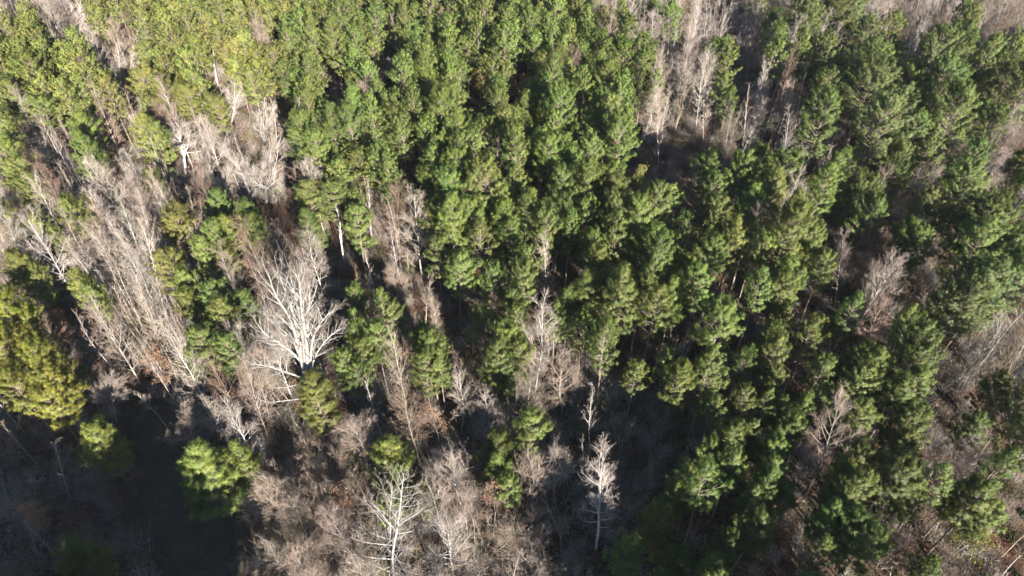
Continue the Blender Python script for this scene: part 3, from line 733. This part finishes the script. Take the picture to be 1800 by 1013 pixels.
# ---- the rest of the forest
SUN_H = SUN_TO[:2] / np.linalg.norm(SUN_TO[:2])
SPACE = {'P': 2.6, 'Y': 3.1, 'R': 4.7, 'b': 2.35, 'w': 1.4, 'n': 2.3, 'm': 2.8, 'u': 1.9, 's': 2.7}
N = 60000
for _ in range(N):
    y = rnd.uniform(18, 205); half = 52 + (y - 18) * 0.73
    x = rnd.uniform(-half, half)
    c = proj((x, y, 8.5))
    if not (-120 < c[0] < 1920 and -70 < c[1] < 1110): continue
    zc = zone(c[0], c[1])
    key = zc
    if zc == 'm': key = rnd.choice(['P' if c[0] > 500 else 'Y', 'b'])
    elif zc in 'PR' and rnd.random() < (0.05 if zc == 'P' else 0.18): key = 'b'
    elif zc == 'b' and rnd.random() < (0.05 if c[0] > 500 else 0.015): key = 'P' if c[0] > 500 else 'Y'
    elif zc == 'w' and rnd.random() < 0.02: key = 'Y'
    if in_lane(*proj((x, y, 0.0))) and y < 60: continue
    sp = SPACE[key] * rnd.uniform(0.88, 1.18) * (0.86 if key == 'P' and y < 46 else 1.0)
    if near_any(x, y, sp): continue
    hidden = False
    for a, b, dd, wd in VIEWS:
        L2 = float((b - a) @ (b - a)); f = min(1.0, max(0.0, float((c - a) @ (b - a)) / L2))
        m = float(np.linalg.norm(c - (a + (b - a) * f)))
        room = wd * math.sqrt(L2) + (1.0 * FPX / math.hypot(x, y, 50) if key in 'PYR' else 0.9 * FPX / math.hypot(x, y, 50) if key in 'bwn' else -1e9)
        if m < room and math.hypot(x, y) < dd + 1.0: hidden = True; break
    if key in 'PYR' and not hidden:
        for bx, by, bh in SUNLIT:
            run = (x - bx) * SUN_H[0] + (y - by) * SUN_H[1]; off = abs((x - bx) * SUN_H[1] - (y - by) * SUN_H[0])
            if 0 < run < 24 and off < 2.2 and (14.5 if key == 'R' else 12.5) - run * math.tan(SUN_EL) > 0.45 * bh: hidden = True; break
    if hidden: continue
    if key in 'PYR':
        if near_any(x, y, sp): continue
        occupy(x, y, sp)
        k = rnd.randrange(len(PINES[key])); sc = rnd.uniform(0.74, 1.14) * {'P': 0.84, 'Y': 0.9, 'R': 0.95}[key] * (0.8 if key != 'Y' and y < 46 else 1.0)
        trees.append(dict(kind='pine', key=key, k=k, x=x, y=y, s=sc, sz=rnd.uniform(0.82, 1.14) * (sc ** 0.4), listed=False))
    else:
        if near_any(x, y, sp): continue
        if key == 's' and rnd.random() < 0.1: continue
        occupy(x, y, sp)
        st, col = {'b': (rnd.choice(['thin', 'thin', 'whip', 'oval', 'column', 'fan']), rnd.choice([PALE, PALE, TAN, TAN, BROWN, (0.36, 0.34, 0.32)])),
                   'w': (rnd.choice(['thin', 'thin', 'whip', 'column']), rnd.choice([PALE, (0.36, 0.34, 0.31), (0.32, 0.28, 0.26), TAN])),
                   'n': (rnd.choice(['thin', 'whip', 'thin', 'shrub']), rnd.choice([BROWN, BROWN, TAN, DARK])),
                   'u': (rnd.choice(['shrub', 'shrub', 'shrub', 'fan']), rnd.choice([PALE, TAN, TAN, (0.28, 0.25, 0.23)])),
                   's': (rnd.choice(['thin', 'shrub', 'whip']), rnd.choice([BROWN, TAN, PALE]))}[key]
        hk = {'b': 1.0, 'w': 0.98, 'n': 0.85, 'u': 0.9, 's': 0.7}[key]
        trees.append(dict(kind='bare', key=key, st=st, k=rnd.randrange(len(BARE[st])), x=x, y=y, s=hk * rnd.uniform(0.8, 1.15), sz=rnd.uniform(0.92, 1.12), col=jit(col, 0.12, 0.03), listed=False))

# ---- which of them are things of their own: the 300 of a kind that show largest
for t in trees:
    if t['kind'] == 'pine':
        Hp, Rp, cb = PINES[t['key']][t['k']][:3]; t['H'] = Hp * t['s'] * t['sz'] / max(t['s'], 0.01) if False else Hp * t['sz']
        t['R'] = Rp * t['s']
    else:
        t['H'] = BARE[t['st']][t['k']][0] * t['s'] * t['sz']; t['R'] = 0.25 * t['H']
    c = proj((t['x'], t['y'], 0.75 * t['H'])); t['px'], t['py'] = float(c[0]), float(c[1])
    d = depth((t['x'], t['y'], 0.75 * t['H'])); t['big'] = (t['R'] / d) ** (2 if t['kind'] == 'pine' else 1) * (1.0 if t['kind'] == 'pine' else t['H'] / d)
    t['in'] = 2 < t['px'] < PW - 2 and 2 < t['py'] < PH - 2
    if t['listed']: t['big'] *= 3
inside = {k: sorted([t for t in trees if t['kind'] == k and t['in']], key=lambda t: -t['big']) for k in ('pine', 'bare')}
own = {'pine': inside['pine'][:300], 'bare': inside['bare'][:300 - len(HEROES)]}
for k in own:
    for t in own[k]: t['own'] = True

ORD = ['nearest', 'second', 'third', 'fourth', 'fifth', 'sixth', 'seventh', 'eighth', 'ninth', 'tenth', 'eleventh', 'twelfth', 'thirteenth',
       'fourteenth', 'fifteenth', 'sixteenth', 'seventeenth', 'eighteenth', 'nineteenth', 'twentieth']
DIRS = ['right of', 'upper-right of', 'above', 'upper-left of', 'left of', 'lower-left of', 'below', 'lower-right of']
bins = {}
for k in own:
    for t in own[k]:
        l = min(landmarks, key=lambda l: (l[0] - t['px']) ** 2 + (l[1] - t['py']) ** 2)
        dx, dy = t['px'] - l[0], l[1] - t['py']
        t['d8'] = int(round(math.atan2(dy, dx) / (math.pi / 4))) % 8; t['ref'] = l[2]
        bins.setdefault((k, l[2], t['d8']), []).append((dx * dx + dy * dy, id(t), t))
for b in bins.values():
    for i, (_, _, t) in enumerate(sorted(b, key=lambda r: r[:2])): t['rank'] = i
LOOK = {'P': 'green', 'O': 'bushy low-branched green', 'Y': 'yellow-green', 'R': 'round dark green'}
SHAPE = {'thin': 'slim', 'whip': 'many-stemmed', 'oval': 'oval-crowned', 'column': 'narrow', 'fan': 'fan-topped', 'shrub': 'bushy'}
def shade(c): return 'brown' if c[0] < 0.27 else 'tan' if c[0] < 0.39 else 'grey'
for t in own['pine']:
    Hp, Rp, cb, mt, mc = PINES[t['key']][t['k']]
    lab = f"{LOOK[t['key']]} pine, {ORD[min(t['rank'], 19)]} {'' if t['d8'] in (2, 6) else 'to the '}{DIRS[t['d8']]} {t['ref']}"
    e = empty('pine_tree', (t['x'], t['y'], gz(t['x'], t['y']) - 0.05), lab, 'pine tree', PINE_GROUP)
    e.rotation_euler = (rnd.gauss(0, 0.02), rnd.gauss(0, 0.02), rnd.uniform(0, 6.28)); e.scale = (t['s'], t['s'], t['sz'])
    link('trunk', mt, e, jit(PBARK, .1))
    link('crown', mc, e, jit((0.190, 0.200, 0.042) if t['key'] == 'Y' and t['px'] < 180 and t['py'] > 530 else GREEN[t['key']], .2, .085))
for t in own['bare']:
    H0, mt, mc = BARE[t['st']][t['k']][:3]
    nm = 'bare_tree'
    lab = f"{SHAPE[t['st']]} {shade(t['col'])} bare tree, {ORD[min(t['rank'], 19)]} {'' if t['d8'] in (2, 6) else 'to the '}{DIRS[t['d8']]} {t['ref']}"
    if len(lab.split()) > 16: lab = lab.split(' ', 1)[1]
    e = empty(nm, (t['x'], t['y'], gz(t['x'], t['y']) - 0.05), lab, 'bare tree', BARE_GROUP)
    e.rotation_euler = (rnd.gauss(0, 0.04), rnd.gauss(0, 0.04), rnd.uniform(0, 6.28)); e.scale = (t['s'], t['s'], t['s'] * t['sz'])
    link('trunk', mt, e, t['col']); link('crown', mc, e, tuple(.95 * v for v in t['col']))

# ---- the farther rest, as one mass of each kind; the tall pines standing beyond the bottom edge (they shade the clearing) are in it too
def mass(name, label, rows, mats):
    """rows: (arrays of part 0, arrays of part 1, x, y, s, sz, rot, colour 0, colour 1)"""
    for part in (0, 1):
        V, Q, T, K, NR, n = [], [], [], [], [], 0
        for r in rows:
            v, q, t = r[part][:3]
            c, s = math.cos(r[6]), math.sin(r[6])
            w = np.stack([(v[:, 0] * c - v[:, 1] * s) * r[4] + r[2], (v[:, 0] * s + v[:, 1] * c) * r[4] + r[3], v[:, 2] * r[5] + gz(r[2], r[3]) - 0.05], 1)
            if len(r[part]) > 3:
                nv = r[part][3]; NR.append(np.stack([nv[:, 0] * c - nv[:, 1] * s, nv[:, 0] * s + nv[:, 1] * c, nv[:, 2]], 1))
            V.append(w.astype(np.float32)); Q.append(q + n); T.append(t + n); n += len(v)
            K.append(np.broadcast_to(np.array(r[7 + part], np.float32), (len(v), 3)))
        me = to_mesh(name + ('_trunks', '_crowns')[part], np.concatenate(V), np.concatenate(Q), np.concatenate(T), mats[part], part == 0, np.concatenate(K))
        if NR: round_normals(me, np.concatenate(NR))
        if part == 0:
            root = link(name, me); root['kind'] = 'stuff'; root['label'] = label
        else: link('crowns', me, root)
rows = []
for t in trees:
    if t['kind'] == 'pine' and not t.get('own'):
        L = PINES_LOD[t['key']]; H, R, cb, a, b = L[t['k'] % len(L)]
        rows.append((a, b, t['x'], t['y'], t['s'], t['sz'], rnd.uniform(0, 6.28), jit(PBARK, .1), jit(GREEN[t['key']], .2, .085)))
r2 = random.Random(3)
for (x0, x1, y0, y1, n) in ((-66, -9, 0, 15, 62), (14, 34, 0, 11, 18)):
    placed = []
    while len(placed) < n:
        x, y = r2.uniform(x0, x1), r2.uniform(y0, y1)
        if x < 0 and x > -15.8 + (7 - y) * (0.95 if y < 7 else 0.6): continue
        if all((x - a) ** 2 + (y - b) ** 2 > 6 for a, b in placed):
            placed.append((x, y))
            H, R, cb, a, b = PINES_LOD['R'][r2.randrange(3)]
            rows.append((a, b, x, y, r2.uniform(.75, 1.0), r2.uniform(1.0, 1.2), r2.uniform(0, 6.28), PBARK, GREEN['R']))
mass('pine_woodland', 'mass of smaller and farther pines filling the forest', rows, (M_PBARK_T, M_NEEDLE_T))
rows = []
for t in trees:
    if t['kind'] == 'bare' and not t.get('own'):
        H0, _, _, a, b = BARE[t['st']][t['k'] % 2]
        rows.append((a, b, t['x'], t['y'], t['s'], t['s'] * t['sz'], rnd.uniform(0, 6.28), t['col'], tuple(.95 * v for v in t['col'])))
mass('bare_woodland', 'mass of smaller and farther leafless trees', rows, (M_BARK_T, M_TWIG_T))
print('pines', len(inside['pine']), 'bare', len(inside['bare']), 'all', len(trees))

# ------------------------------------------------------------------ undergrowth: brush, dry stems and fallen-leaf clumps
def undergrowth():
    rng = np.random.default_rng(11)
    clumps = []
    for k in range(8):
        mb = MB(); n = 70 if k < 5 else 0
        if n:
            b = np.column_stack([rng.normal(0, 0.35, (n, 2)), np.zeros(n)])
            d = unit(np.column_stack([rng.normal(0, 0.45, (n, 2)), np.ones(n)])); L = rng.uniform(0.7, 2.2, n)
            e = b + d * L[:, None]
            mb.blades(b, e, 0.035, rng)
            i = np.repeat(np.arange(n), 4); q = rng.uniform(0.35, 1, len(i))[:, None]
            p = b[i] + (e[i] - b[i]) * q
            mb.blades(p, p + unit(d[i] + rng.normal(0, 0.6, (len(i), 3))) * rng.uniform(0.25, 0.8, len(i))[:, None], 0.022, rng)
        else:
            m = 90
            p = np.column_stack([rng.normal(0, 0.6, (m, 2)), np.abs(rng.normal(0.3, 0.35, m))])
            mb.leaves(p, 0.11, rng)
        clumps.append(mb.arrays())
    V, Q, T, K, n = [], [], [], [], 0
    DENS = {'b': .9, 'w': .9, 'n': .8, 'm': .7, 'u': 1.0, 's': .70, 'P': .2, 'Y': .35, 'R': .3}
    TW = [(.30, .265, .235), (.25, .21, .18), (.19, .135, .11), (.33, .30, .27), (.17, .16, .08)]
    LV = [(.19, .09, .055), (.21, .12, .075), (.14, .075, .05), (.11, .105, .035)]
    for _ in range(24000):
        y = rng.uniform(22, 200); half = 52 + (y - 22) * .73; x = rng.uniform(-half, half)
        c = proj((x, y, 1.0))
        if not (-60 < c[0] < 1860 and -30 < c[1] < 1060): continue
        z = zone(c[0], c[1])
        if rng.random() > DENS[z]: continue
        if in_lane(c[0], c[1]): continue
        k = rng.integers(0, 8) if rng.random() < 0.7 else rng.integers(0, 5)
        v, q, t = clumps[k]
        s = rng.uniform(0.6, 1.25) * (1.25 if z == 'u' else 1.0); a = rng.uniform(0, 6.28); cs, sn = math.cos(a), math.sin(a)
        w = np.stack([(v[:, 0] * cs - v[:, 1] * sn) * s + x, (v[:, 0] * sn + v[:, 1] * cs) * s + y, v[:, 2] * s + gz(x, y)], 1)
        col = np.array(TW[rng.integers(0, 5)] if k < 5 else LV[rng.integers(0, 4)]) * rng.uniform(.8, 1.2)
        V.append(w.astype(np.float32)); Q.append(q + n); T.append(t + n); n += len(v)
        K.append(np.broadcast_to(col.astype(np.float32), (len(v), 3)))
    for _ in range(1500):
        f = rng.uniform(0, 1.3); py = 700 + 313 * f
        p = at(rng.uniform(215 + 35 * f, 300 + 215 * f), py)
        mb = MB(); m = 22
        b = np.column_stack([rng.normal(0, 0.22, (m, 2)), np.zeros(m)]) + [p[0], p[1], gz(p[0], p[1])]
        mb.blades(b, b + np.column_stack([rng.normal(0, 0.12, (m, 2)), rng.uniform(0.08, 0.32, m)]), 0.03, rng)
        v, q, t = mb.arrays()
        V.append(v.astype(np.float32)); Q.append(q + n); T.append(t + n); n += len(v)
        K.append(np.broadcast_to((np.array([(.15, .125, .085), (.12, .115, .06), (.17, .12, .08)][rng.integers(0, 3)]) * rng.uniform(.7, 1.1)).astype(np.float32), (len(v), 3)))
    me = to_mesh('undergrowth', np.concatenate(V), np.concatenate(Q), np.concatenate(T), M_BRUSH, False, np.concatenate(K))
    o = link('undergrowth', me); o['kind'] = 'stuff'; o['label'] = 'tangle of dry brush and russet leaves under the trees'
undergrowth()


# ------------------------------------------------------------------ thin winter haze over the whole forest
def haze():
    x, y0, y1, z0, z1 = 260.0, -60.0, 420.0, -2.0, 66.0
    v = [(-x, y0, z0), (x, y0, z0), (x, y1, z0), (-x, y1, z0), (-x, y0, z1), (x, y0, z1), (x, y1, z1), (-x, y1, z1)]
    q = [(0, 3, 2, 1), (4, 5, 6, 7), (0, 1, 5, 4), (1, 2, 6, 5), (2, 3, 7, 6), (3, 0, 4, 7)]
    m, nt, out = base_mat('haze')
    p = nt.nodes.new('ShaderNodeVolumePrincipled')
    p.inputs['Color'].default_value = (0.92, 0.95, 1.0, 1); p.inputs['Density'].default_value = 0.00005
    nt.links.new(p.outputs[0], out.inputs['Volume'])
    o = link('haze', to_mesh('haze', np.array(v), np.array(q), np.zeros((0, 3), int), m)); o['kind'] = 'stuff'
    o['label'] = 'thin pale haze in the air over the forest'
haze()
